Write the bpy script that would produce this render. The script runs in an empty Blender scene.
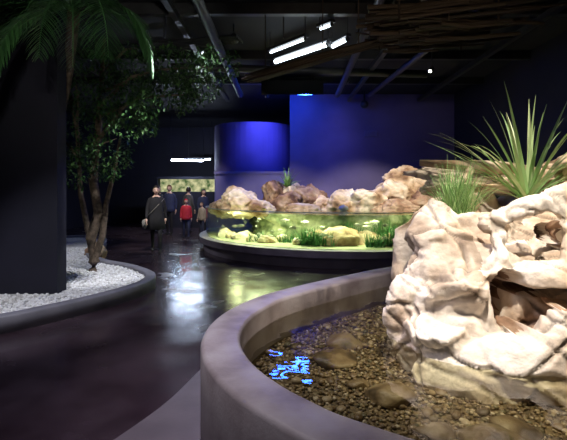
import bpy, bmesh, math, random
from mathutils import Vector, Matrix, noise, Quaternion
random.seed(7)
R = random.random
def U(a,b): return a+(b-a)*R()
scene=bpy.context.scene
scene.view_settings.view_transform='Standard'
COL=scene.collection

# ---------------------------------------------------------------- materials
def newmat(name):
    m=bpy.data.materials.new(name); m.use_nodes=True
    nt=m.node_tree; nt.nodes.clear()
    out=nt.nodes.new('ShaderNodeOutputMaterial')
    return m,nt,out
def N(nt,t,**kw):
    n=nt.nodes.new(t)
    for k,v in kw.items():
        if k in n.inputs: n.inputs[k].default_value=v
        else: setattr(n,k,v)
    return n
def rgba(c): return (c[0],c[1],c[2],1)
def mat(name,cols,rough=.7,scale=4,bump=.0,bscale=30,metal=0,spec=.5,island=False,detail=6,rough2=None,bdist=.02,contrast=(.35,.65),pointy=False):
    m,nt,out=newmat(name)
    b=N(nt,'ShaderNodeBsdfPrincipled'); nt.links.new(b.outputs[0],out.inputs[0])
    b.inputs['Roughness'].default_value=rough; b.inputs['Metallic'].default_value=metal
    b.inputs['Specular IOR Level'].default_value=spec
    tc=N(nt,'ShaderNodeNewGeometry')
    ns=N(nt,'ShaderNodeTexNoise',Scale=scale,Detail=detail); nt.links.new(tc.outputs['Position'],ns.inputs['Vector'])
    cr=N(nt,'ShaderNodeValToRGB')
    el=cr.color_ramp.elements
    n=len(cols)
    lo,hi=(0,1) if island else contrast
    for i,c in enumerate(cols):
        p=lo+(hi-lo)*i/max(1,n-1)
        if i<2: e=el[i]; e.position=p
        else: e=el.new(p)
        e.color=rgba(c)
    if n==1: el[1].color=rgba(cols[0]); el[1].position=1
    if island: nt.links.new(tc.outputs['Random Per Island'],cr.inputs[0])
    else: nt.links.new(ns.outputs[0],cr.inputs[0])
    src=cr.outputs[0]
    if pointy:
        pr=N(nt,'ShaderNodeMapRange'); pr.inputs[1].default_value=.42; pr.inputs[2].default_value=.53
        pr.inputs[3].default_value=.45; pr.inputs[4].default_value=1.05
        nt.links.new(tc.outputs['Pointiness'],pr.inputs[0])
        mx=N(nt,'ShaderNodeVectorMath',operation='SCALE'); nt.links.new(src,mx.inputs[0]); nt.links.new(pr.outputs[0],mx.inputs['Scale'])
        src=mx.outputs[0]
    nt.links.new(src,b.inputs['Base Color'])
    if rough2 is not None:
        mr=N(nt,'ShaderNodeMapRange'); mr.inputs[1].default_value=.35; mr.inputs[2].default_value=.65
        mr.inputs[3].default_value=rough; mr.inputs[4].default_value=rough2
        n3=N(nt,'ShaderNodeTexNoise',Scale=1.7,Detail=5); nt.links.new(tc.outputs['Position'],n3.inputs['Vector'])
        nt.links.new(n3.outputs[0],mr.inputs[0]); nt.links.new(mr.outputs[0],b.inputs['Roughness'])
    if bump>0:
        n2=N(nt,'ShaderNodeTexNoise',Scale=bscale,Detail=8); nt.links.new(tc.outputs['Position'],n2.inputs['Vector'])
        bp=N(nt,'ShaderNodeBump',Strength=bump,Distance=bdist); nt.links.new(n2.outputs[0],bp.inputs['Height'])
        nt.links.new(bp.outputs[0],b.inputs['Normal'])
    return m
def emis(name,c,s):
    m,nt,out=newmat(name); e=N(nt,'ShaderNodeEmission',Color=rgba(c),Strength=s); nt.links.new(e.outputs[0],out.inputs[0]); return m
def watery(name,tint,ior=1.33,bscale=5,bstr=.3,bdist=.01,rough=.0):
    m,nt,out=newmat(name)
    tr=N(nt,'ShaderNodeBsdfTransparent',Color=rgba(tint)); gl=N(nt,'ShaderNodeBsdfGlossy',Roughness=rough)
    gl.inputs['Color'].default_value=(1,1,1,1)
    fr=N(nt,'ShaderNodeFresnel',IOR=ior); mx=N(nt,'ShaderNodeMixShader')
    if bstr>0:
        g=N(nt,'ShaderNodeNewGeometry'); n2=N(nt,'ShaderNodeTexNoise',Scale=bscale,Detail=1.5); nt.links.new(g.outputs['Position'],n2.inputs['Vector'])
        bp=N(nt,'ShaderNodeBump',Strength=bstr,Distance=bdist); nt.links.new(n2.outputs[0],bp.inputs['Height'])
        nt.links.new(bp.outputs[0],gl.inputs['Normal'])
    nt.links.new(fr.outputs[0],mx.inputs[0]); nt.links.new(tr.outputs[0],mx.inputs[1]); nt.links.new(gl.outputs[0],mx.inputs[2])
    nt.links.new(mx.outputs[0],out.inputs[0]); return m

M_floor=mat('floor_resin',[(.026,.015,.020),(.062,.042,.052)],rough=.13,rough2=.28,scale=1.6,bump=.15,bscale=7,bdist=.012)
M_black=mat('black_paint',[(.010,.010,.016),(.014,.014,.022)],rough=.75,scale=2)
M_navy=mat('dark_wall_paint',[(.010,.010,.020),(.014,.013,.028)],rough=.8,scale=1.5)
M_blue=mat('blue_wall_paint',[(.12,.10,.34),(.15,.125,.42)],rough=.7,scale=1.2,bump=.1,bscale=40)
M_blued=mat('dusky_blue_wall_paint',[(.11,.09,.21),(.14,.115,.26)],rough=.7,scale=1.2,bump=.1,bscale=40)
M_purple=mat('purple_wall_paint',[(.16,.14,.32),(.2,.18,.36)],rough=.7,scale=2)
M_conc=mat('pool_concrete',[(.22,.18,.175),(.32,.275,.265),(.38,.34,.33)],rough=.5,scale=3.5,bump=.25,bscale=60,bdist=.006)
M_conc2=mat('planter_concrete',[(.17,.165,.19),(.25,.24,.27)],rough=.6,scale=3,bump=.2,bscale=50,bdist=.006)
M_concp=mat('plinth_concrete',[(.30,.26,.32),(.40,.34,.42)],rough=.55,scale=3,bump=.2,bscale=50,bdist=.006)
M_pad=mat('floor_pad',[(.11,.09,.10),(.15,.125,.135)],rough=.35,scale=3,bump=.15,bscale=20,bdist=.006)
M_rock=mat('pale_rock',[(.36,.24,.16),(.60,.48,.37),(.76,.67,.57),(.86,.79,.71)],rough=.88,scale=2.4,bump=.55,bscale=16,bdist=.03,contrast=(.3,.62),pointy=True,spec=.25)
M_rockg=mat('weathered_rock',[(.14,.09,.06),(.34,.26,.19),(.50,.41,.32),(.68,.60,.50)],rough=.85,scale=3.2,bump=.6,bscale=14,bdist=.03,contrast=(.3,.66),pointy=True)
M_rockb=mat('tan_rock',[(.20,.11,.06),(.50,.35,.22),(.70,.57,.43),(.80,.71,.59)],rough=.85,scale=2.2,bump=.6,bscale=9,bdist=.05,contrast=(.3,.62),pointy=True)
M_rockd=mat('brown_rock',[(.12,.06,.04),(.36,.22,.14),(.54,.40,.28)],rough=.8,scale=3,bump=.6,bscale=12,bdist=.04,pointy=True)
M_wetrock=mat('submerged_stone',[(.05,.035,.02),(.16,.11,.06),(.26,.2,.12)],rough=.5,scale=6,bump=.4,bscale=25)
M_pebw=mat('white_pebbles',[(.6,.58,.56),(.85,.84,.82),(.95,.95,.95)],rough=.7,island=True)
M_bedw=mat('white_gravel_bed',[(.4,.39,.38),(.75,.74,.72)],rough=.8,scale=40,bump=.8,bscale=60)
M_pebm=mat('river_pebbles',[(.05,.035,.02),(.17,.11,.055),(.09,.08,.045),(.34,.26,.15),(.12,.08,.05),(.24,.17,.09),(.5,.43,.32)],rough=.45,island=True)
M_bedm=mat('pool_gravel_mat',[(.05,.035,.02),(.2,.14,.07)],rough=.7,scale=45,bump=.8,bscale=60)
M_sand=mat('tank_sand',[(.36,.38,.24),(.54,.55,.36)],rough=.9,scale=3,bump=.4,bscale=30)
M_liner=mat('tank_liner',[(.07,.10,.05),(.24,.28,.16),(.55,.55,.40)],rough=.8,scale=2.6,bump=.8,bscale=8,bdist=.06)
M_bark=mat('tree_bark',[(.07,.05,.032),(.18,.13,.09)],rough=.9,scale=14,bump=.8,bscale=30)
M_leaf=mat('ficus_leaves',[(.010,.03,.010),(.03,.085,.02),(.07,.15,.04)],rough=.5,island=True,spec=.3)
M_palm=mat('palm_leaflets',[(.02,.07,.02),(.07,.19,.06)],rough=.5,island=True)
M_yuc=mat('agave_leaves',[(.20,.38,.12),(.42,.60,.28),(.62,.74,.40)],rough=.45,island=True)
M_grass=mat('grass_blades',[(.08,.2,.05),(.22,.42,.12),(.4,.55,.25)],rough=.5,island=True)
M_weed=mat('water_weed',[(.02,.10,.02),(.06,.22,.06)],rough=.6,island=True)
M_stick=mat('dark_thatch_wood',[(.035,.025,.018),(.10,.07,.045)],rough=.8,island=True)
M_metal=mat('dark_metal',[(.03,.03,.033),(.045,.045,.05)],rough=.45,metal=.3)
M_matte=mat('matte_black_metal',[(.008,.008,.009)],rough=.9,spec=.1)
M_white=mat('white_enamel',[(.6,.6,.6)],rough=.4)
M_tube=emis('fluorescent_white',(.80,.92,1),9)
M_tubec=emis('fluorescent_corridor',(.66,.78,1),150)
M_tubeb=emis('fluorescent_blue',(.02,.10,1),70)
M_lamp=emis('lamp_lens',(1,.95,.85),10)
M_water=watery('pool_water',(.78,.78,.66),ior=1.38,bscale=3.8,bstr=.40,bdist=.02)
M_twater=watery('tank_water',(.85,.93,.8),bscale=7,bstr=.25,bdist=.02)
M_glass=watery('tank_glass',(.85,.95,.72),ior=1.25,bstr=0)
M_fish=mat('fish_skin',[(.5,.5,.42),(.7,.68,.6),(.35,.38,.3)],rough=.35,island=True)

# ---------------------------------------------------------------- mesh helpers
def obj(name,verts,faces,mats,smooth=False,idx=None,parent=None):
    me=bpy.data.meshes.new(name); me.from_pydata([tuple(v) for v in verts],[],faces); me.update()
    if not isinstance(mats,(list,tuple)): mats=[mats]
    for m in mats: me.materials.append(m)
    if idx: me.polygons.foreach_set('material_index',idx)
    if smooth: me.polygons.foreach_set('use_smooth',[True]*len(me.polygons))
    o=bpy.data.objects.new(name,me); COL.objects.link(o)
    if parent: o.parent=parent
    return o
def empty(name):
    e=bpy.data.objects.new(name,None); COL.objects.link(e); return e
class B:
    """accumulates geometry for one object"""
    def __init__(s): s.v=[];s.f=[];s.i=[]
    def add(s,v,f,i=0):
        o=len(s.v); s.v+= [Vector(p) for p in v]; s.f+=[tuple(a+o for a in q) for q in f]; s.i+=[i]*len(f)
    def box(s,a,b,i=0):
        (x0,y0,z0),(x1,y1,z1)=a,b
        v=[(x0,y0,z0),(x1,y0,z0),(x1,y1,z0),(x0,y1,z0),(x0,y0,z1),(x1,y0,z1),(x1,y1,z1),(x0,y1,z1)]
        s.add(v,[(0,3,2,1),(4,5,6,7),(0,1,5,4),(1,2,6,5),(2,3,7,6),(3,0,4,7)],i)
    def tube(s,pts,rad,n=8,i=0,jit=0):
        pts=[Vector(p) for p in pts]; m=len(pts)
        if not isinstance(rad,(list,tuple)): rad=[rad]*m
        vs=[];fs=[]
        for k,p in enumerate(pts):
            t=(pts[min(k+1,m-1)]-pts[max(k-1,0)]).normalized()
            a=t.cross(Vector((0,0,1)))
            if a.length<.05: a=t.cross(Vector((1,0,0)))
            a.normalize(); b=t.cross(a)
            for j in range(n):
                an=2*math.pi*j/n; r=rad[k]*(1+jit*(R()-.5))
                vs.append(p+(a*math.cos(an)+b*math.sin(an))*r)
        for k in range(m-1):
            for j in range(n):
                j2=(j+1)%n; fs.append((k*n+j,k*n+j2,(k+1)*n+j2,(k+1)*n+j))
        fs.append(tuple(range(n-1,-1,-1))); fs.append(tuple((m-1)*n+j for j in range(n)))
        s.add(vs,fs,i)
    def blade(s,base,d,L,w,droop,seg=7,i=0,fold=.25):
        d=Vector(d).normalized(); side=d.cross(Vector((0,0,1)))
        if side.length<.05: side=Vector((1,0,0))
        side.normalize(); p=Vector(base); vs=[];fs=[]
        for k in range(seg+1):
            t=k/seg; ww=w*(1-t)**.7*(.55+.9*min(t*3,.5))
            up=side.cross(d).normalized()
            if k==seg: ww=.0008
            vs+= [p-side*ww+up*ww*fold,p.copy(),p+side*ww+up*ww*fold]
            p=p+d*(L/seg); d=(d+Vector((0,0,-droop/seg*(0.4+1.6*t)))).normalized()
        for k in range(seg):
            a=k*3; fs+=[(a,a+1,a+4,a+3),(a+1,a+2,a+5,a+4)]
        s.add(vs,fs,i)
    def make(s,name,mats,smooth=False,parent=None): return obj(name,s.v,s.f,mats,smooth,s.i,parent)

def catmull(pts,n=8,closed=True):
    out=[];m=len(pts); P=[Vector((p[0],p[1],0)) for p in pts]
    rng=range(m) if closed else range(m-1)
    for i in rng:
        g=lambda k: P[k%m] if closed else P[max(0,min(m-1,k))]
        p0,p1,p2,p3=g(i-1),g(i),g(i+1),g(i+2)
        for k in range(n):
            t=k/n
            out.append(.5*((2*p1)+(-p0+p2)*t+(2*p0-5*p1+4*p2-p3)*t*t+(-p0+3*p1-3*p2+p3)*t**3))
    if not closed: out.append(P[-1])
    return out
def offset(poly,d):
    """positive d = inward"""
    m=len(poly); area=sum(poly[i].x*poly[(i+1)%m].y-poly[(i+1)%m].x*poly[i].y for i in range(m))
    sg=1 if area>0 else -1; out=[]
    for i in range(m):
        t=(poly[(i+1)%m]-poly[i-1]).normalized(); n=Vector((-t.y,t.x,0))*sg
        out.append(poly[i]+n*d)
    return out
def curb(name,poly,thick,z0,z1,m,bev=.02,parent=None):
    prof=[(0,z0),(0,z1-bev),(bev*.3,z1-bev*.3),(bev,z1),(thick-bev,z1),(thick-bev*.3,z1-bev*.3),(thick,z1-bev),(thick,z0)]
    rings=[[p+Vector((0,0,z)) for p in offset(poly,d)] for d,z in prof]
    n=len(poly); v=[q for r in rings for q in r]; f=[]
    k=len(prof)
    for a in range(k):
        b=(a+1)%k
        for i in range(n):
            j=(i+1)%n; f.append((a*n+i,a*n+j,b*n+j,b*n+i))
    return obj(name,v,f,m,True,parent=parent)
def inpoly(x,y,poly):
    c=False;m=len(poly);j=m-1
    for i in range(m):
        a,b=poly[i],poly[j]
        if (a.y>y)!=(b.y>y) and x<(b.x-a.x)*(y-a.y)/(b.y-a.y)+a.x: c=not c
        j=i
    return c
def sheet(name,poly,z,m,thick=0.0,parent=None):
    bm=bmesh.new(); vs=[bm.verts.new((p.x,p.y,z)) for p in poly]
    f=bm.faces.new(vs); bm.normal_update()
    if f.normal.z<0: bmesh.ops.reverse_faces(bm,faces=[f])
    if thick>0:
        r=bmesh.ops.extrude_face_region(bm,geom=[f]); ev=[g for g in r['geom'] if isinstance(g,bmesh.types.BMVert)]
        for q in ev: q.co.z-=thick
    bmesh.ops.triangulate(bm,faces=bm.faces[:])
    if thick>0: bmesh.ops.recalc_face_normals(bm,faces=bm.faces[:])
    me=bpy.data.meshes.new(name); bm.to_mesh(me); bm.free(); me.materials.append(m)
    o=bpy.data.objects.new(name,me); COL.objects.link(o)
    if parent: o.parent=parent
    return o
def ico(sub):
    bm=bmesh.new(); bmesh.ops.create_icosphere(bm,subdivisions=sub,radius=1)
    v=[q.co.copy() for q in bm.verts]; f=[tuple(q.index for q in g.verts) for g in bm.faces]; bm.free(); return v,f
ICO={k:ico(k) for k in (1,2,3,4,5)}
def pebbles(b,count,poly,z,r0,r1,sub=1,flat=.6,box=None,test=None):
    bv,bf=ICO[sub]; xs=[p.x for p in poly]; ys=[p.y for p in poly]
    bx=box or (min(xs),max(xs),min(ys),max(ys)); n=0;tries=0
    while n<count and tries<count*20:
        tries+=1
        x=U(bx[0],bx[1]); y=U(bx[2],bx[3])
        if not inpoly(x,y,poly) or (test and not test(x,y)): continue
        n+=1; r=U(r0,r1)
        sc=Vector((r*U(.7,1.25),r*U(.7,1.25),r*flat*U(.8,1.3))); rz=Matrix.Rotation(U(0,6.28),3,'Z')
        tilt=Matrix.Rotation(U(-.4,.4),3,'X')
        c=Vector((x,y,z+U(0,r*.5)))
        b.add([c+rz@(tilt@Vector((v.x*sc.x,v.y*sc.y,v.z*sc.z))) for v in bv],bf)
def boulder(c,s,seed,sub=5,cuts=16,rough=.12,lo=.55,hi=.9,k=1.15):
    rnd=random.Random(seed); v,f=ICO[sub]; pl=[]
    for _ in range(cuts):
        n=Vector((rnd.gauss(0,1),rnd.gauss(0,1),rnd.gauss(0,.8))).normalized(); pl.append((n,rnd.uniform(lo,hi)))
    off=Vector((seed*3.1,seed*1.7,seed*.9)); out=[]
    for p in v:
        q=p*(1+.25*noise.noise(p*1.3+off))
        for n,cc in pl:
            d=q.dot(n)-cc
            if d>0: q=q-n*d*.92
        q=q*(1+rough*noise.fractal(q*3.2+off,.9,2.1,4)+rough*.35*abs(noise.noise(q*9+off)))
        out.append(Vector((c[0]+q.x*s[0]*k,c[1]+q.y*s[1]*k,c[2]+q.z*s[2]*k)))
    return out,f
def aim(o,t): o.rotation_euler=(Vector(t)-o.location).to_track_quat('-Z','Y').to_euler()
def fixture(name,loc,tgt,power,col,ang,blend=.5,rad=.06,ceil=4.6):
    """track spotlight: rod, can housing and the actual lamp"""
    e=empty(name)
    loc=Vector(loc); d=(Vector(tgt)-loc).normalized()
    b=B(); b.tube([loc-d*.16,loc-d*.15,loc+d*.0],[.035,.06,.065],14); b.tube([loc-d*.12,(loc.x-d.x*.12,loc.y-d.y*.12,ceil)],.012,8)
    b.make('housing',M_metal,True,e)
    l=bpy.data.lights.new('lamp','SPOT'); l.energy=power; l.color=col; l.spot_size=math.radians(ang); l.spot_blend=blend; l.shadow_soft_size=rad
    lo=bpy.data.objects.new('lamp',l); COL.objects.link(lo); lo.location=loc+d*.08; aim(lo,tgt); lo.parent=e
    return e

# ---------------------------------------------------------------- room shell
XL,XR,YF,YB,ZC=-8.5,5.4,-2.5,21.0,4.6
def slab(name,a,b,m):
    q=B(); q.box(a,b); return q.make(name,m)
slab('floor',(XL,YF,-.1),(XR,YB,0),M_floor)
slab('ceiling',(XL,YF,ZC),(XR,YB,ZC+.1),M_black)
slab('wall_left',(XL-.1,YF,0),(XL,YB,ZC),M_navy)
slab('wall_right',(XR,YF,0),(XR+.1,YB,ZC),M_black)
slab('wall_front',(XL,YF-.1,0),(XR,YF,ZC),M_black)
slab('wall_back',(XL,YB,0),(XR,YB+.1,ZC),M_navy)
slab('wall_partition',(-7.5,5.85,0),(-3.08,6.1,ZC),M_navy)
slab('wall_blue',(.2,13.6,0),(XR,13.8,ZC-.02),M_blued)
b=B(); n=48; r=1.45; cx,cy=-1.08,15.9
b.add([(cx+r*math.cos(2*math.pi*i/n),cy+r*math.sin(2*math.pi*i/n),z) for z in (0,3.85) for i in range(n)],
      [(i,(i+1)%n,n+(i+1)%n,n+i) for i in range(n)]+[tuple(range(n,2*n))])
b.make('wall_drum',M_blue,False)
q=B(); q.box((-2.15,13.62,0),(.18,14.25,2.06)); q.box((-2.2,13.58,2.06),(.2,14.3,2.14)); q.make('wall_parapet',M_purple)

# ---------------------------------------------------------------- foreground pool
pool=empty('raised_pond')
outer=[(1.40,5.16),(.476,4.4),(-.12,3.79),(-.346,3.42),(-.468,3.07),(-.505,2.72),(-.465,2.42),(-.36,2.13),(-.21,1.88),(-.04,1.68),(.15,1.51),(.6,1.25),(1.4,1.05),(2.6,1.0),(3.8,1.4),(4.3,3),(4.0,5),(2.8,5.7)]
po=catmull(outer,6)
curb('rim',po,.235,0,.65,M_conc,.025,pool)
sheet('gravel_bed',offset(po,.22),.32,M_bedm,.3,pool)
sheet('water_surface',offset(po,.232),.50,M_water,0,pool)
vis=offset(po,.27)
b=B()
pebbles(b,10500,vis,.325,.008,.018,1,.6,(-.35,2.3,1.3,4.6))
pebbles(b,320,vis,.33,.020,.036,2,.55,(-.35,2.3,1.3,4.6))
b.make('pebbles',M_pebm,True,pool)
b=B()
for k,(x,y,s) in enumerate([(.36,3.05,.12),(.62,2.50,.12),(.25,2.05,.06),(.98,1.95,.15),(.62,1.85,.10),(.75,2.15,.07),(.5,3.4,.12),(1.35,1.80,.14),(.47,2.68,.06),(1.15,2.15,.10),(.85,1.65,.09)]):
    v,f=boulder((x,y,.34),(s*1.25,s,s*.55),40+k,3,10,.1); b.add(v,f)
b.make('submerged_stones',M_wetrock,True,pool)
pad=catmull([(-.3,4.9),(-.62,4.1),(-.72,3.6),(-.84,3.1),(-1.02,2.66),(-1.25,2.2),(-1.5,1.4),(-1.5,.3),(.5,.3),(.6,1.2),(.2,2.5),(.3,4.2)],6)
sheet('floor_pad',pad,.025,M_pad,.024)

# ---------------------------------------------------------------- big pale rock (sculpted, voxel-merged)
b=B()
blobs=[((1.36,3.10,.70),(.52,.48,.54),1),((1.0,3.02,.44),(.30,.28,.30),2),((1.22,2.74,.42),(.44,.34,.24),11),((1.62,2.66,.50),(.50,.38,.28),3),
 ((1.19,3.35,1.17),(.28,.34,.36),4),((2.05,3.0,.60),(.62,.5,.46),5),((1.95,3.50,1.0),(.75,.42,.50),6),
 ((1.70,2.80,1.02),(.34,.26,.10),7),((2.05,2.85,1.02),(.35,.28,.16),8),((1.48,3.40,1.18),(.42,.35,.28),9),((1.55,3.2,.95),(.38,.25,.30),10),((2.3,3.0,1.2),(.4,.35,.28),12),
 ((1.66,2.55,.62),(.2,.14,.22),13),((1.18,3.0,.82),(.26,.30,.30),21),((1.12,2.86,.60),(.30,.25,.22),22)]
for c,s,sd in blobs:
    v,f=boulder(c,s,sd,4,22,.03,.55,.82,1.12); b.add(v,f)
def arm(p,r):
    for k in range(len(p)-1):
        a,c=Vector(p[k]),Vector(p[k+1]); m=8
        for t in range(m):
            q=a.lerp(c,t/m)+Vector((U(-.012,.012),U(-.012,.012),U(-.012,.012))); rr=r[k]+(r[k+1]-r[k])*t/m
            v,f=ICO[2]; b.add([q+w*rr*U(.9,1.1) for w in v],f)
arm([(1.42,2.98,1.31),(1.60,2.92,1.42),(1.80,2.88,1.48),(2.05,2.84,1.58)],[.075,.065,.08,.11])
arm([(1.80,2.88,1.48),(1.87,2.76,1.30),(1.83,2.72,1.08)],[.08,.05,.08])
arm([(1.45,2.98,1.31),(1.47,2.88,1.14),(1.40,2.86,1.0)],[.075,.048,.08])
arm([(2.0,2.84,1.56),(2.1,2.74,1.3),(2.08,2.72,1.1)],[.09,.065,.11])
o=b.make('tmp',M_rock)
md=o.modifiers.new('r','REMESH'); md.mode='VOXEL'; md.voxel_size=.015; md.use_smooth_shade=True
dg=bpy.context.evaluated_depsgraph_get(); me=bpy.data.meshes.new_from_object(o.evaluated_get(dg))
bpy.data.objects.remove(o)
me.update(); nr=[v.normal.copy() for v in me.vertices]
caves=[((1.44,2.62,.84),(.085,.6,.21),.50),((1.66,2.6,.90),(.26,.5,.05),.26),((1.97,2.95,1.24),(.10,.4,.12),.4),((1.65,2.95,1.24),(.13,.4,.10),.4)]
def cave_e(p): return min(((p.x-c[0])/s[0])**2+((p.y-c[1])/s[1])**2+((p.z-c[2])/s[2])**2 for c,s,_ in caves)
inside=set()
for i,(v,nn) in enumerate(zip(me.vertices,nr)):
    p=v.co.copy()
    d=.016*noise.fractal(Vector((p.x*2.2,p.y*2.2,p.z*3.6)),.8,2,4)
    wp=p+Vector((noise.noise(p*1.6),noise.noise(p*1.6+Vector((7,3,1))),noise.noise(p*1.6+Vector((2,9,5)))))*.22
    dd,_=noise.voronoi(Vector((wp.x*1.9+wp.z*1.3,wp.y*1.9,wp.z*2.5-wp.x*1.1)))
    d-=.030*max(0,1-(dd[1]-dd[0])*12)
    d-=.018*(1-min(1,abs(noise.noise(Vector((p.x*1.4+3,p.y*1.4,p.z*6+p.x*3.0)))*14)))
    d+=.006*noise.noise(p*13)+.004*noise.noise(p*28)
    q=p+nn*d
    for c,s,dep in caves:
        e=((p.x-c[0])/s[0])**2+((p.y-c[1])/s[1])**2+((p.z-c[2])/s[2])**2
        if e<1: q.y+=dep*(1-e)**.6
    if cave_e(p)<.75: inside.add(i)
    v.co=q
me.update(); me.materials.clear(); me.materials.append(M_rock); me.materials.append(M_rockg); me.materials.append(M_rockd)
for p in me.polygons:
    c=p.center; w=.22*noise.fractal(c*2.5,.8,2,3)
    p.material_index=2 if p.vertices[0] in inside else (1 if (c.x+w<1.32 and c.z+w>.98) or (c.z+w<.30) or (c.y>3.35+w and c.z<1.6) else 0)  # brown rock on cave faces paints in the shade of the holes
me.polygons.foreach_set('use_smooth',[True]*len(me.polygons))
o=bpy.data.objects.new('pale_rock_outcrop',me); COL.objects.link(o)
b=B()
for k,(c,s) in enumerate([((1.65,4.0,.85),(.5,.4,.72)),((2.45,4.1,.95),(.75,.5,.75)),((2.1,3.95,1.62),(.55,.3,.10)),((2.75,4.05,1.68),(.55,.32,.22)),((3.0,3.9,1.3),(.5,.5,.5)),((1.55,4.0,1.58),(.30,.22,.09)),((1.95,4.35,1.72),(.6,.3,.10)),((3.2,4.3,.9),(.6,.5,.8)),((2.62,3.75,1.60),(.30,.25,.22))]):
    v,f=boulder(c,s,60+k,5,14,.14); b.add(v,f)
b.make('stacked_rocks',M_rockb,True)
b=B(); b.tube([(1.25,3.95,1.80),(1.7,3.85,1.76),(2.1,3.8,1.72),(2.5,3.7,1.64)],[.03,.05,.06,.045],10,0,.2)
b.tube([(1.7,3.85,1.76),(1.55,3.75,1.64),(1.4,3.72,1.52)],[.04,.03,.02],8,0,.2)
b.make('driftwood_log',M_rockb,True)

# plants on rock
b=B(); base=(2.04,3.62,1.45)
for k in range(44):
    a=U(0,6.283); el=U(.35,1.45)
    d=(math.cos(a)*math.cos(el),math.sin(a)*math.cos(el)*.7,math.sin(el))
    b.blade((base[0]+U(-.03,.03),base[1]+U(-.03,.03),base[2]),d,U(.75,1.10),U(.016,.026),U(.3,1.3)*(1.4-el*.6),9)
for dx,dz,L in ((-1,.42,.9),(-1,.75,.95),(-.8,1,.9),(1,.8,.8)):
    b.blade(base,(dx,-.2,dz),L,.02,1.0,9)
b.make('yucca_plant',M_yuc,True)
b=B()
for k in range(420):
    a=U(0,6.283); el=U(.7,1.5)
    b.blade((1.38+U(-.1,.1),3.42+U(-.08,.08),1.34),(math.cos(a)*math.cos(el),math.sin(a)*math.cos(el),math.sin(el)),U(.22,.5),.0045,U(.3,1.3),5)
b.make('ornamental_grass',M_grass,True)

# ---------------------------------------------------------------- round aquarium
TX,TY,TR=1.6,12.2,3.8
def arcpts(r,n=72,yc=13.5):
    s=(yc-TY)/r; a0=math.pi-math.asin(min(1,s)); a1=2*math.pi+math.asin(min(1,s))
    return [Vector((TX+r*math.cos(a0+(a1-a0)*i/n),TY+r*math.sin(a0+(a1-a0)*i/n),0)) for i in range(n+1)]
def arcband(name,r0,r1,z0,z1,m,parent=None):
    A,Bq=arcpts(r0),arcpts(r1); n=len(A)
    v=[p+Vector((0,0,z)) for arr,z in ((A,z0),(Bq,z0),(Bq,z1),(A,z1)) for p in arr]; f=[]
    for k in range(4):
        l=(k+1)%4
        for i in range(n-1): f.append((k*n+i,k*n+i+1,l*n+i+1,l*n+i))
    f+=[(0,n,2*n,3*n),(n-1,2*n-1,3*n-1,4*n-1)]
    return obj(name,v,f,m,False,parent=parent)
tank=empty('round_aquarium')
arcband('plinth',3.55,3.80,.0,.28,M_concp,parent=tank)
arcband('plinth_ledge',3.55,3.92,.22,.36,M_concp,parent=tank)
A=arcpts(3.74); n=len(A)
obj('glass_panel',[p+Vector((0,0,z)) for z in (.36,1.10) for p in A],[(i,i+1,n+i+1,n+i) for i in range(n-1)],M_glass,True,parent=tank)
arcband('glass_top_edge',3.72,3.76,1.085,1.105,mat('glass_edge',[(.55,.7,.6)],rough=.2),parent=tank)
sheet('tank_sand_floor',arcpts(3.7),.37,M_sand,.1,tank)
sheet('tank_water_surface',arcpts(3.72),1.05,M_twater,0,tank)
A=arcpts(2.35,110); n=len(A); v=[];f=[]
zs=[.36+.62*k/14 for k in range(15)]
for k,z in enumerate(zs):
    for p in A:
        dr=.28*noise.fractal(Vector((p.x*1.1,p.y*1.1,z*2)),.8,2,4)-.1*(k/14)**3
        dv=(p-Vector((TX,TY,0))).normalized(); v.append(Vector((p.x,p.y,z))+dv*dr*(1 if p.y<13.2 else 0))
for k in range(14):
    for i in range(n-1): f.append((k*n+i,k*n+i+1,(k+1)*n+i+1,(k+1)*n+i))
f.append(tuple(14*n+i for i in range(n)))
obj('rock_shelf',v,f,M_liner,True,parent=tank)
q=B(); q.box((-2.0,13.47,0),(5.15,13.57,1.12)); q.make('back_ledge',M_concp,False,tank)
isl=[((-1.15,11.3,1.17),(.52,.45,.36),0),((-1.6,11.6,1.05),(.40,.35,.24),0),((-.62,11.1,1.05),(.35,.35,.20),0),
 ((-.25,11.9,1.45),(.38,.45,.40),1),((.02,11.6,1.15),(.50,.40,.33),1),((.30,12.0,1.32),(.42,.40,.38),0),
 ((.75,11.9,1.28),(.48,.45,.38),1),((1.02,11.6,1.10),(.40,.35,.27),0),
 ((1.52,11.4,1.13),(.42,.40,.36),0),((2.12,11.3,1.16),(.55,.40,.38),0),((2.5,11.2,1.0),(.3,.3,.2),1),
 ((2.95,11.6,1.33),(.60,.50,.48),0),((3.3,11.9,1.76),(.56,.45,.40),0),((2.95,11.0,1.05),(.50,.35,.26),1),((3.95,12.0,1.6),(.70,.50,.60),0),((3.9,11.3,1.1),(.6,.4,.4),1),((.5,11.1,1.0),(.48,.3,.20),0)]
b=B()
for k,(c,s,mi) in enumerate(isl):
    v,f=boulder(c,s,100+k,5,13,.15,.62,.95); b.add(v,f,mi)
b.make('island_rocks',[M_rockb,M_rockd],True)
b=B()
for k,(x,y,s,mi) in enumerate([(1.25,9.25,.38,1),(.75,9.6,.25,1),(-.4,9.7,.18,0),(-1.0,10.4,.2,0),(0,9.9,.14,0),(2.3,9.2,.25,1),(2.8,9.4,.3,0),(-1.5,11,.18,0),(.3,9.3,.1,0),(3.4,9.6,.3,1),(-1.3,10.6,.12,0),(-.7,9.9,.12,0),(1.8,9.5,.3,1)]):
    v,f=boulder((x,y,.42),(s*1.2,s,s*.75),140+k,4,12,.12); b.add(v,f,mi)
b.make('underwater_rocks',[M_rockb,M_rockd],True)
b=B()
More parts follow.
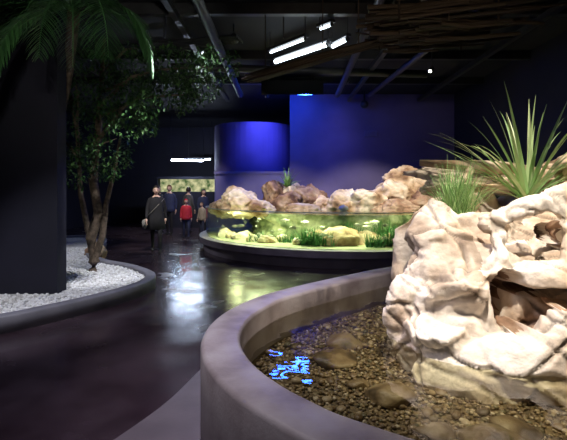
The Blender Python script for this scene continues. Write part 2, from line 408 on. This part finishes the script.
for cx,cy,nn,h in [(.55,9.15,220,.38),(.85,9.0,140,.3),(2.35,9.0,200,.42),(2.9,8.9,160,.38),(1.9,8.85,140,.28),(-.6,9.8,50,.25),(3.3,9.3,120,.4),(.1,9.6,80,.22),(1.5,9.7,160,.5),(2.2,9.7,160,.55)]:
    for _ in range(nn):
        a=U(0,6.28); el=U(.7,1.5)
        b.blade((cx+U(-.2,.2),cy+U(-.12,.15),.38),(math.cos(a)*math.cos(el),math.sin(a)*math.cos(el),math.sin(el)),h*U(.6,1.15),.012,U(0,.8),5)
b.make('aquatic_plants',M_weed,True)
def fish(b,c,L,ang):
    rot=Matrix.Rotation(ang,3,'Z'); n=8; prof=[(-.5,.02),(-.42,.08),(-.28,.14),(-.05,.17),(.18,.12),(.33,.05),(.40,.03)]
    vs=[];fs=[]
    for x,h in prof:
        for j in range(n):
            a=2*math.pi*j/n; vs.append(Vector((x,h*.42*math.cos(a),h*math.sin(a))))
    m=len(prof)
    for k in range(m-1):
        for j in range(n): fs.append((k*n+j,k*n+(j+1)%n,(k+1)*n+(j+1)%n,(k+1)*n+j))
    fs.append(tuple(range(n)))
    o=len(vs); vs+=[Vector((.38,0,.03)),Vector((.38,0,-.03)),Vector((.56,0,-.15)),Vector((.5,0,0)),Vector((.56,0,.15))]; fs.append((o,o+1,o+2,o+3,o+4))
    o=len(vs); vs+=[Vector((-.2,0,.14)),Vector((.12,0,.25)),Vector((.2,0,.1))]; fs.append((o,o+1,o+2))
    o=len(vs); vs+=[Vector((-.1,0,-.14)),Vector((.1,0,-.24)),Vector((.15,0,-.1))]; fs.append((o,o+1,o+2))
    b.add([Vector(c)+rot@(v*L) for v in vs],fs)
b=B()
for k in range(46):
    a=math.radians(U(195,300)); r=U(2.9,3.5)
    fish(b,(TX+r*math.cos(a),TY+r*math.sin(a),U(.5,.92)),U(.11,.2),a+math.pi/2+U(-.6,.6)+(math.pi if R()<.4 else 0))
b.make('fish_school',M_fish,True)
b=B()
for _ in range(44):
    a=U(0,6.28); el=U(.3,1.4); b.blade((.10,11.75,1.62),(math.cos(a)*math.cos(el),math.sin(a)*math.cos(el),math.sin(el)),U(.3,.62),.022,U(.3,1),6)
b.make('bromeliad_plant',M_grass,True)
b=B(); v,f=ICO[3]; b.add([Vector((1.45,10.4,1.08))+Vector((w.x*.12,w.y*.12,w.z*.07+.03)) for w in v],f); b.tube([(1.45,10.4,1.12),(1.45,10.4,1.2)],[.05,.02],10)
b.make('floating_skimmer',M_white,True)

# ---------------------------------------------------------------- planter with white pebbles
planter=empty('pebble_planter')
outl=[(-3.9,4.35),(-3.1,4.58),(-2.68,5.05),(-2.28,5.7),(-2.03,6.4),(-2.12,7.1),(-2.75,7.9),(-3.5,8.5),(-4.2,9.5),(-4.6,11),(-5.2,12.5),(-6.2,13),(-7.2,12),(-7.6,9),(-7.6,6),(-6.5,4.6),(-5.2,4.2)]
pl=catmull(outl,6)
curb('rim',pl,.16,0,.19,M_conc2,.02,planter)
pin=offset(pl,.15)
sheet('gravel_bed',pin,.135,M_bedw,.13,planter)
b=B()
pebbles(b,10000,offset(pl,.18),.138,.014,.028,1,.7,(-5.5,-2,4.2,10.5),lambda x,y: not(5.8<y<6.15 and x<-3.03))
b.make('white_pebbles',M_pebw,True,planter)
b=B()
for k,(x,y,s) in enumerate([(-3.95,9.2,.16),(-4.1,9.4,.2),(-3.85,8.9,.1)]):
    v,f=boulder((x,y,.18),(s,s,s),200+k,4,12,.1); b.add(v,f)
b.make('stones',M_rockd,True,planter)

# ---------------------------------------------------------------- ficus tree
b=B()
b.tube([(-3.32,7.5,.1),(-3.30,7.5,.3),(-3.36,7.5,.7),(-3.22,7.48,1.15),(-3.30,7.45,1.7),(-3.2,7.4,2.4),(-3.1,7.3,3.2),(-3.0,7.2,4.1)],[.14,.10,.09,.08,.075,.06,.045,.02],12,0,.12)
b.tube([(-3.33,7.52,.25),(-3.16,7.5,.75),(-3.1,7.52,1.3),(-2.95,7.5,1.9),(-2.8,7.4,2.5)],[.06,.055,.045,.035,.02],10,0,.12)
b.tube([(-3.33,7.52,.35),(-3.42,7.5,.9),(-3.55,7.52,1.5),(-3.6,7.5,2.6),(-3.7,7.3,3.4)],[.055,.05,.045,.035,.02],10,0,.12)
def branch(p,q,r):
    p,q=Vector(p),Vector(q); m=(p+q)/2+Vector((U(-.1,.1),U(-.1,.1),.15)); b.tube([p,m,q],[r,r*.7,r*.25],7,0,.1)
for p,q,r in [((-3.2,7.4,2.4),(-2.3,7.0,3.1),.04),((-3.1,7.3,3.0),(-1.9,6.9,3.5),.035),((-3.15,7.35,2.8),(-1.6,7.2,3.15),.035),((-3.25,7.45,1.9),(-2.75,7.1,2.4),.03),
              ((-3.5,7.5,2.0),(-4.1,7.3,2.6),.03),((-3.6,7.5,2.6),(-3.3,6.8,3.3),.03),((-3.6,7.4,3.0),(-3.9,7.0,3.7),.03),((-3.0,7.3,3.6),(-2.4,7.6,4.1),.03),((-3.3,7.45,2.1),(-3.0,6.9,2.1),.025),((-3.1,7.3,3.2),(-1.3,7.5,3.7),.03)]:
    branch(p,q,r)
def leaf(c,s):
    d=Vector((U(-1,1),U(-1,1),U(-1.3,.2))).normalized(); sd=d.cross(Vector((U(-.3,.3),U(-.3,.3),1))).normalized(); up=sd.cross(d)
    c=Vector(c); b.add([c,c+d*s*.5+sd*s*.22+up*s*.05,c+d*s,c+d*s*.5-sd*s*.22+up*s*.05],[(0,1,2,3)],1)
cl=[((-2.95,7.2,2.15),(.42,.45,.45),900),((-3.65,7.3,2.5),(.5,.4,.7),900),((-2.5,7.0,2.75),(.5,.5,.42),1300),((-1.9,7.05,3.1),(.5,.45,.35),1200),((-3.2,7.1,3.3),(.9,.6,.6),1900),
    ((-1.5,7.2,3.3),(.5,.4,.35),900),((-2.2,7.2,3.6),(.9,.6,.45),1600),((-1.2,7.5,3.75),(.5,.5,.35),600),((-3.5,7.0,1.9),(.35,.35,.4),450)]
for c,s,nn in cl:
    for _ in range(nn):
        while True:
            p=Vector((U(-1,1),U(-1,1),U(-1,1)))
            if p.length<1: break
        if noise.noise(Vector((c[0]+p.x*s[0],c[1]+p.y*s[1],c[2]+p.z*s[2]))*3.0)<-.12: continue
        leaf((c[0]+p.x*s[0],c[1]+p.y*s[1],c[2]+p.z*s[2]),U(.06,.11))
b.make('ficus_tree',[M_bark,M_leaf],False)

# ---------------------------------------------------------------- palm
b=B()
b.tube([(-3.6,6.6,.1),(-3.58,6.6,1.2),(-3.45,6.55,2.4),(-3.15,6.3,3.3),(-2.8,5.75,3.95)],[.09,.075,.07,.065,.08],10,0,.15)
def frond(base,d,L,droop):
    p=Vector(base); d=Vector(d).normalized(); seg=26; pts=[p.copy()]; dirs=[d.copy()]
    for k in range(seg):
        p=p+d*(L/seg); d=(d+Vector((0,0,-droop/seg*(.4+1.5*k/seg)))).normalized(); pts.append(p.copy()); dirs.append(d.copy())
    b.tube(pts[::2],[.016*(1-.8*k/(seg/2)) for k in range(seg//2+1)],6,1)
    for k in range(3,seg+1):
        for h in (0,.5):
            t=(k+h)/seg
            if t>1: continue
            q=pts[k].lerp(pts[min(k+1,seg)],h); dd=dirs[k]; sd=dd.cross(Vector((0,0,1))).normalized()
            l=.62*math.sin(math.pi*min(1,.12+t*.86))**.6*L/2.2
            for s in (-1,1):
                b.blade(q,dd*.75+sd*s*(1.0-.4*t)+Vector((0,0,U(-.15,.15))),l*U(.85,1.1),.017,U(.7,1.2),4,1)
crown=(-2.75,5.6,3.95)
for d,L,dr in [((-.9,-.9,.0),2.5,1.9),((-.3,-1,.2),2.0,2.4),((-1.1,-.4,-.1),2.3,1.6),((.6,-.6,.2),1.7,3.0),((.9,-.1,.3),1.5,3.0),((-.7,-1.0,-.25),2.5,1.5),((.1,-1,.0),1.5,2.8),((-1,-.6,-.4),2.0,1.4),((-.5,-1,-.4),1.7,2.0),((.9,-1,.1),1.4,3.0),((-1.2,-.5,-.55),1.7,1.5),((.25,-.5,.0),1.5,3.4),((.7,.3,.2),1.5,3.0)]:
    frond(crown,d,L,dr)
b.make('palm_tree',[M_bark,M_palm],False)

# ---------------------------------------------------------------- ceiling kit
b=B()
for y in (3.2,5.2,7.0,9.4,11.6): b.box((-7,y,4.42),(XR,y+.12,4.6))
for x in (-4.5,-1.8,2.0,4.2): b.box((x,1,4.32),(x+.1,13.5,4.42))
b.make('ceiling_beams',M_metal)
b=B()
for k in range(5):
    z=4.1+.06*k; b.tube([(-3.0,7.9+.25*k,z+.1),(-.8,7.4+.25*k,z+.1)],.03,8)
b.tube([(-2.5,9.6,4.3),(3.4,10.2,4.3)],.09,14); b.tube([(-1.2,5.6,4.2),(-1.2,12,4.2)],.08,14)
b.tube([(1.3,4.0,4.2),(1.5,12,4.2)],.07,14); b.tube([(2.9,4.0,4.1),(2.4,12,4.2)],.06,14)
for x in (-2,0): b.box((x-.01,7.2,4.1),(x+.01,7.25,4.6))
b.make('ceiling_pipes',M_metal,False)
b=B()
for k in range(120):
    x0=U(1.0,2.0); L=U(.7,1.4); y=U(5.2,6.5); z=3.62+.25*R(); a=U(-.4,.0)
    r=U(.010,.034); p=Vector((x0,y,z)); q=p+Vector((L*math.cos(a),L*math.sin(a)+.1,U(-.02,.16))); m=(p+q)/2+Vector((0,U(-.05,.05),U(-.04,.04)))
    b.tube([p,m,q],[r,r*1.1,r*.7],6,0,.2)
for k in range(34):
    t0=U(-.1,.25); t1=U(.7,1.1); A0=Vector((-.55,7.2,3.40)); A1=Vector((1.3,6.2,3.66)); o_=Vector((0,U(-.14,.14),U(-.05,.07)))
    p=A0.lerp(A1,t0)+o_; q=A0.lerp(A1,t1)+o_*U(.4,1); r=U(.010,.024)
    b.tube([p,(p+q)/2+Vector((0,0,U(-.03,.03))),q],[r,r*1.1,r*.7],6,0,.2)
for x in (1.4,2.0,2.6):
    b.tube([(x,5.1,3.90),(x,6.6,3.90)],.03,8)
    for y in (5.2,6.3): b.tube([(x,y,3.6),(x,y,4.6)],.012,6)
for p in ((-.3,7.07,3.43),(.6,6.58,3.56),(1.1,6.3,3.63)): b.tube([p,(p[0],p[1],4.6)],.010,6)
b.make('reed_canopy',M_stick,False)
def fluor(name,a,c,r,m,w=.05):
    a,c=Vector(a),Vector(c); e=empty(name)
    d=(c-a).normalized(); b=B(); b.tube([a,c],r,10); b.make('tube',m,True,e)
    b=B(); up=Vector((0,0,1)); sd=d.cross(up).normalized()
    z0=r+.01; z1=r+.06
    vs=[p+sd*s*w+up*z for p in (a-d*.04,c+d*.04) for s,z in ((-1,z0),(1,z0),(1,z1),(-1,z1))]
    b.add(vs,[(0,1,2,3),(4,7,6,5),(0,4,5,1),(1,5,6,2),(2,6,7,3),(3,7,4,0)])
    for p in (a,c): b.tube([p+up*z1,(p.x,p.y,4.6)],.008,6); b.tube([p-d*.02,p+d*.02],r*1.25,8); b.box((p.x-.02,p.y-.02,p.z),(p.x+.02,p.y+.02,p.z+z1))
    b.make('batten',M_metal,False,e)
fluor('fluorescent_light',(-.26,8.3,4.2),(.38,7.55,4.2),.020,M_tube)
fluor('fluorescent_light',(-.18,8.9,4.2),(.81,7.8,4.2),.042,M_tube)
fluor('fluorescent_light',(.90,7.95,4.2),(1.12,7.55,4.2),.034,M_tube)
fluor('fluorescent_light',(.62,7.35,4.3),(.80,7.15,4.3),.022,M_tube)
fluor('corridor_light',(-4.5,17.2,2.75),(-3.2,17.2,2.72),.035,M_tubec)
fluor('corridor_light',(-4.2,19,2.9),(-3.2,19,2.9),.03,M_tube)
for y,z in ((10.2,3.88),(11.3,4.12),(12.4,4.36)):
    e=empty('blue_actinic_light')
    b=B(); b.tube([(-.30,y,z),(.68,y+.12,z)],.045,10); b.make('tube',M_tubeb,True,e)
    b=B(); b.box((-.50,y-.515,z-.175),(.90,y-.50,z+.14)); b.box((-.50,y-.50,z+.12),(.90,y+.27,z+.14)); b.box((-.50,y+.25,z+.06),(.90,y+.265,z+.14))
    for x in (-.3,.7): b.tube([(x,y,z+.14),(x,y,4.6)],.01,6); b.box((x-.015,y-.03,z),(x+.015,y+.14,z+.12))
    b.make('hiding_baffle',M_matte,False,e)  # plates added to hide the tubes; only their pond reflection should show
b=B(); b.tube([(2.76,8.0,3.80),(2.70,7.92,3.74)],[.05,.06],12); b.tube([(2.76,8,3.85),(2.76,8,4.6)],.012,6); o=b.make('ceiling_spotlight',M_metal,True)
b=B(); b.tube([(2.699,7.918,3.738),(2.697,7.916,3.736)],.03,12); o2=b.make('lens',M_lamp); o2.parent=o
b=B(); v,f=ICO[3]; b.add([Vector((2.5,13.3,4.2))+Vector((w.x*.13,w.y*.13,w.z*.13)) for w in v],f); b.tube([(2.5,13.3,4.3),(2.5,13.3,4.6)],.03,8); b.make('dome_camera',M_metal,True)
b=B(); b.box((2.55,13.55,3.25),(2.95,13.6,3.42))
for k in range(5): b.box((2.58,13.53,3.27+.03*k),(2.92,13.56,3.28+.03*k))
b.make('wall_vent',M_purple)

# ---------------------------------------------------------------- far display tank in corridor
b=B(); b.box((-5.2,17.6,0),(-2.75,18.4,1.48)); b.box((-5.2,17.6,2.0),(-2.75,18.4,2.1))
b.box((-5.2,17.6,1.48),(-5.15,18.4,2.0)); b.box((-2.8,17.6,1.48),(-2.75,18.4,2.0))
e=b.make('display_aquarium',M_navy)
m,nt,out=newmat('lit_tank_backdrop'); g=N(nt,'ShaderNodeNewGeometry'); ns=N(nt,'ShaderNodeTexNoise',Scale=4.0,Detail=5); nt.links.new(g.outputs['Position'],ns.inputs['Vector'])
cr=N(nt,'ShaderNodeValToRGB'); cr.color_ramp.elements[0].position=.38; cr.color_ramp.elements[0].color=(.06,.12,.04,1); cr.color_ramp.elements[1].position=.68; cr.color_ramp.elements[1].color=(.8,.75,.42,1)
em=N(nt,'ShaderNodeEmission',Strength=1.0); nt.links.new(ns.outputs[0],cr.inputs[0]); nt.links.new(cr.outputs[0],em.inputs[0]); nt.links.new(em.outputs[0],out.inputs[0])
q=B(); q.box((-5.15,18.0,1.48),(-2.8,18.05,2.0)); o=q.make('backdrop',m); o.parent=e

# ---------------------------------------------------------------- people
M_skin=mat('skin',[(.68,.45,.36)],rough=.5)
M_eye=mat('eyes',[(.02,.015,.01)],rough=.2); M_lip=mat('lips',[(.4,.12,.1)],rough=.5)
def cloth(n,c): return mat('cloth_'+n,[tuple(x*.8 for x in c),c],rough=.85,scale=12)
def skinmesh(chains):
    out_v=[];out_f=[]
    for vs,es in chains:
        me=bpy.data.meshes.new('s'); me.from_pydata([v[:3] for v in vs],es,[]); o=bpy.data.objects.new('s',me); COL.objects.link(o)
        o.modifiers.new('k','SKIN'); sd=o.modifiers.new('u','SUBSURF'); sd.levels=1; sd.render_levels=1
        for i,sv in enumerate(me.skin_vertices[0].data): r=vs[i][3]; sv.radius=(r,r); sv.use_root=(i==0)
        dg=bpy.context.evaluated_depsgraph_get(); em=o.evaluated_get(dg).to_mesh()
        off=len(out_v); out_v+=[v.co.copy() for v in em.vertices]; out_f+=[tuple(a+off for a in p.vertices) for p in em.polygons]
        o.evaluated_get(dg).to_mesh_clear(); bpy.data.objects.remove(o)
    return out_v,out_f
def person(name,loc,h,face,top,legs,hair,hem=.86,stride=.15,longhair=False,bag=None,armbend=0.0,hat=None):
    mats=[top,legs,M_skin,hair,M_eye,M_lip,M_shoe]+([bag] if bag else [hair])+([hat] if hat else [hair])
    b=B(); s=stride
    V=[(0,0,.95,.13),(0,0,1.12,.115),(0,.01,1.30,.13),(0,.01,1.42,.09),(0,.0,1.50,.052),(0,-.01,1.57,.05)]
    E=[(0,1),(1,2),(2,3),(3,4),(4,5)]
    for sd in (-1,1):
        k=len(V); sw=sd*s*.6
        V+=[(sd*.165,.01,1.39,.07),(sd*.225,.02+sw*.4,1.13,.05),(sd*.235,-.05+sw-armbend*.15,.90+armbend*.2,.036)]
        E+=[(3,k),(k,k+1),(k+1,k+2)]
        k=len(V); st=-sd*s
        V+=[(sd*.09,st*.1,.86,.088),(sd*.10,st*.7-.03,.49,.06),(sd*.10,st*1.15+.02,.09,.042),(sd*.105,st*1.15-.12,.04,.036)]
        E+=[(0,k),(k,k+1),(k+1,k+2),(k+2,k+3)]
    v,f=skinmesh([(V,E)])
    zm=min(q.z for q in v)
    for fc in f:
        c=sum((v[a] for a in fc),Vector())/len(fc)
        mi=0
        if c.z>1.47: mi=2
        elif c.z<.09: mi=6
        elif c.z<.88 and abs(c.x)<.2: mi=1
        b.f.append(fc); b.i.append(mi)
    b.v=[Vector(q) for q in v]
    for sd in (-1,1):
        w=Vector((sd*.235,-.05+sd*s*.6-armbend*.15,.90+armbend*.2)); ch=[]
        ch.append(([(w.x,w.y,w.z+.01,.03),(w.x,w.y-.008,w.z-.045,.032),(w.x,w.y-.012,w.z-.085,.028)],[(0,1),(1,2)]))
        for fi,(dy,L) in enumerate([(-.032,.07),(-.014,.08),(.004,.074),(.02,.058)]):
            ch.append(([(w.x,w.y-.008+dy,w.z-.08,.009),(w.x-sd*.006,w.y-.012+dy,w.z-.09-L*.5,.0085),(w.x-sd*.022,w.y-.014+dy,w.z-.09-L,.007)],[(0,1),(1,2)]))
        ch.append(([(w.x,w.y-.02,w.z-.03,.011),(w.x-sd*.005,w.y-.052,w.z-.06,.01),(w.x-sd*.012,w.y-.06,w.z-.095,.008)],[(0,1),(1,2)]))
        hv,hf=skinmesh(ch); b.add(hv,hf,2)
    rings=[(1.475,.075,.065),(1.44,.125,.085),(1.40,.175,.105),(1.28,.195,.13),(1.08,.18,.13),(.95,.20,.145),(hem+.0,.21+.1*(.95-hem),.15+.1*(.95-hem)),(hem-.01,.19+.1*(.95-hem),.13+.1*(.95-hem))]
    n=28; vs=[];fs=[]
    for z,rx,ry in rings:
        for j in range(n):
            a=2*math.pi*j/n; k=1+.03*math.sin(7*a+z*6)*(1.5-z); vs.append((rx*k*math.cos(a),ry*k*math.sin(a)+.005,z))
    for k in range(len(rings)-1):
        for j in range(n): fs.append((k*n+j,k*n+(j+1)%n,(k+1)*n+(j+1)%n,(k+1)*n+j))
    b.add(vs,fs,0)
    hv,hf=ICO[4]; hc=Vector((0,-.02,1.635)); vv=[]
    for w in hv:
        x,y,z=w.x*.076,w.y*.095,w.z*.115
        if w.z<0: x*=1+.25*w.z
        nz=math.exp(-((w.x/.16)**2+((w.z+.12)/.22)**2)) if w.y<0 else 0
        y-=.022*nz
        for ex in (-.36,.36):
            if w.y<0: y+=.010*math.exp(-(((w.x-ex)/.17)**2+((w.z-.06)/.12)**2))
        vv.append(hc+Vector((x,y,z)))
    b.add(vv,hf,2)
    for ex in (-.03,.03):
        v2,f2=ICO[2]; b.add([hc+Vector((ex,-.076,.008))+q*.012 for q in v2],f2,4)
        b.add([hc+Vector((ex*2.5,.005,-.005))+Vector((q.x*.012,q.y*.02,q.z*.032)) for q in v2],f2,2)
    v2,f2=ICO[2]; b.add([hc+Vector((0,-.083,-.055))+Vector((q.x*.024,q.y*.008,q.z*.007)) for q in v2],f2,5)
    hv,hf=ICO[4]; keep=[fc for fc in hf if not (sum(hv[a].y for a in fc)/3<-.25 and sum(hv[a].z for a in fc)/3<.45)]
    keep=[fc for fc in keep if sum(hv[a].z for a in fc)/3>(-1 if longhair else -.45)]
    b.add([hc+Vector((q.x*.088,q.y*.108+.008,(q.z*.125+.008) if (q.z>0 or not longhair) else q.z*.24)) for q in hv],keep,8 if hat else 3)
    if bag:
        b.tube([(.2,-.02,1.42),(.0,-.16,1.2),(-.24,-.08,.95)],.008,6,7)
        bv,bf=boulder((-.29,-.02,.78),(.07,.14,.12),5,3,6,.02); b.add(bv,bf,7)
    sc=h/1.76; o=b.make(name,mats,True); o.scale=(sc,sc,sc); o.location=(loc[0],loc[1],-zm*sc*1.0+.002); o.rotation_euler=(0,0,face)
    return o
M_shoe=mat('shoes',[(.02,.02,.02)],rough=.5)
cb=cloth('black',(.014,.014,.019)); cd=cloth('denim',(.05,.06,.12)); cr_=cloth('red',(.6,.03,.05)); cg=cloth('grey',(.10,.10,.11)); cn=cloth('navy',(.03,.04,.10)); cbeige=cloth('beige',(.4,.34,.28))
hb=mat('dark_hair',[(.02,.012,.008)],rough=.6); hl=mat('brown_hair',[(.12,.06,.03)],rough=.6); bagm=cloth('bag',(.30,.29,.27))
person('woman_in_black_coat',(-3.18,10.75),1.68,.25,cb,cb,hb,hem=.62,stride=.16,longhair=True,bag=bagm)
person('child_in_red_jacket',(-3.15,13.9),1.28,.3,cr_,cd,hb,hem=.84,stride=.08,hat=cr_)
person('man_in_dark_jacket',(-3.95,14.9),1.75,-.1,cn,cb,hl,hem=.84,stride=.08)
person('man_in_grey_coat',(-3.45,15.6),1.68,2.6,cg,cd,hb,hem=.7,stride=.06)
person('woman_in_navy_coat',(-2.85,15.3),1.60,.6,cn,cb,hb,hem=.7,stride=.06,longhair=True)
person('boy_in_beige_jacket',(-2.75,14.5),1.15,-.5,cbeige,cd,hl,hem=.84,stride=.05)
person('man_in_black_jacket',(-4.6,15.8),1.72,.8,cb,cd,hb,hem=.8,stride=.05)

# ---------------------------------------------------------------- lights
warm=(1,.84,.66)
fixture('track_spotlight',(.75,1.3,4.2),(1.5,2.95,.85),820,(1,.89,.76),42,.6,.05)
fixture('track_spotlight',(3.6,2.3,4.2),(1.95,3.5,1.4),600,(1,.87,.72),46,.6,.05)  # fill lamp added from the right to brighten the rocks
fixture('track_spotlight',(-.9,8.0,4.3),(-.3,11.6,1.3),850,(1,.9,.74),46,.6,.08)
fixture('track_spotlight',(2.9,8.3,4.3),(2.6,11.5,1.4),1050,(1,.9,.74),50,.6,.08)
fixture('blue_floodlight',(-.5,12.9,4.35),(-.75,14.7,3.3),260,(.17,.19,1),60,.9,.1)
fixture('blue_floodlight',(1.6,11.0,4.3),(1.0,13.6,2.7),110,(.30,.27,1),74,1.0,.1)
fixture('planter_spotlight',(-1.3,5.6,4.3),(-3.2,7.3,.4),600,(.92,.94,1),36,.6,.06)
fixture('planter_spotlight',(-2.2,3.0,4.3),(-3.0,5.3,.2),420,(.90,.92,1),42,.7,.06)
fixture('planter_spotlight',(-5.2,8.2,4.3),(-4.1,9.4,.2),300,(.92,.94,1),60,.7,.06)
fixture('visitor_fill_light',(-2.6,8.3,4.3),(-3.18,10.75,1.4),600,(1,.93,.85),26,.7,.08)  # lamp added to brighten the woman in front
fixture('visitor_fill_light',(-2.7,12.1,4.3),(-3.4,14.6,1.0),420,(1,.93,.85),60,.7,.08)  # lamp added to brighten the group of visitors
fixture('rim_fill_light',(-1.0,2.9,4.3),(.05,3.3,.6),470,(.92,.85,1),62,.9,.1)  # lamp added to lift the tone of the pond rim
fixture('ceiling_fill_light',(-2.4,1.2,4.3),(-2.2,2.4,0),240,(.88,.84,1),110,.9,.15)  # out-of-view fill lamp added so the foreground floor is not black
fixture('ceiling_fill_light',(-1.3,7.0,4.3),(-.3,8.4,.2),330,(.80,.76,1),70,.9,.15)  # fill lamp added to brighten the aquarium plinth
fixture('foliage_fill_light',(-.6,.4,3.3),(-2.6,5.6,3.6),230,(1,.97,.85),44,.8,.08)  # out-of-view lamp added to light the palm fronds
fixture('canopy_fill_light',(.2,-1.2,2.9),(1.4,6,3.8),180,(1,.80,.6),36,.8,.08)  # lamp added behind the camera to light the reeds
for a,en in ((205,25),(228,23),(250,20),(270,15),(290,12),(312,9)):
    l=bpy.data.lights.new('tank_lamp','AREA'); l.shape='RECTANGLE'; l.size=.9; l.size_y=.25; l.energy=en; l.color=(.93,1,.66)
    o=bpy.data.objects.new('tank_lamp',l); COL.objects.link(o); ar=math.radians(a); o.location=(TX+3.15*math.cos(ar),TY+3.15*math.sin(ar),1.035); o.rotation_euler=(0,0,ar+math.pi/2); o.parent=tank

w=bpy.data.worlds.new('World'); scene.world=w; w.use_nodes=True
w.node_tree.nodes['Background'].inputs[0].default_value=(.01,.01,.02,1); w.node_tree.nodes['Background'].inputs[1].default_value=.3

cam=bpy.data.cameras.new('camera'); co=bpy.data.objects.new('camera',cam); COL.objects.link(co)
co.location=(0,0,1.55); co.rotation_euler=(math.radians(90),0,0); cam.sensor_width=36; cam.lens=36*430/567; cam.shift_y=-30/567
cam.clip_start=.05
scene.camera=co
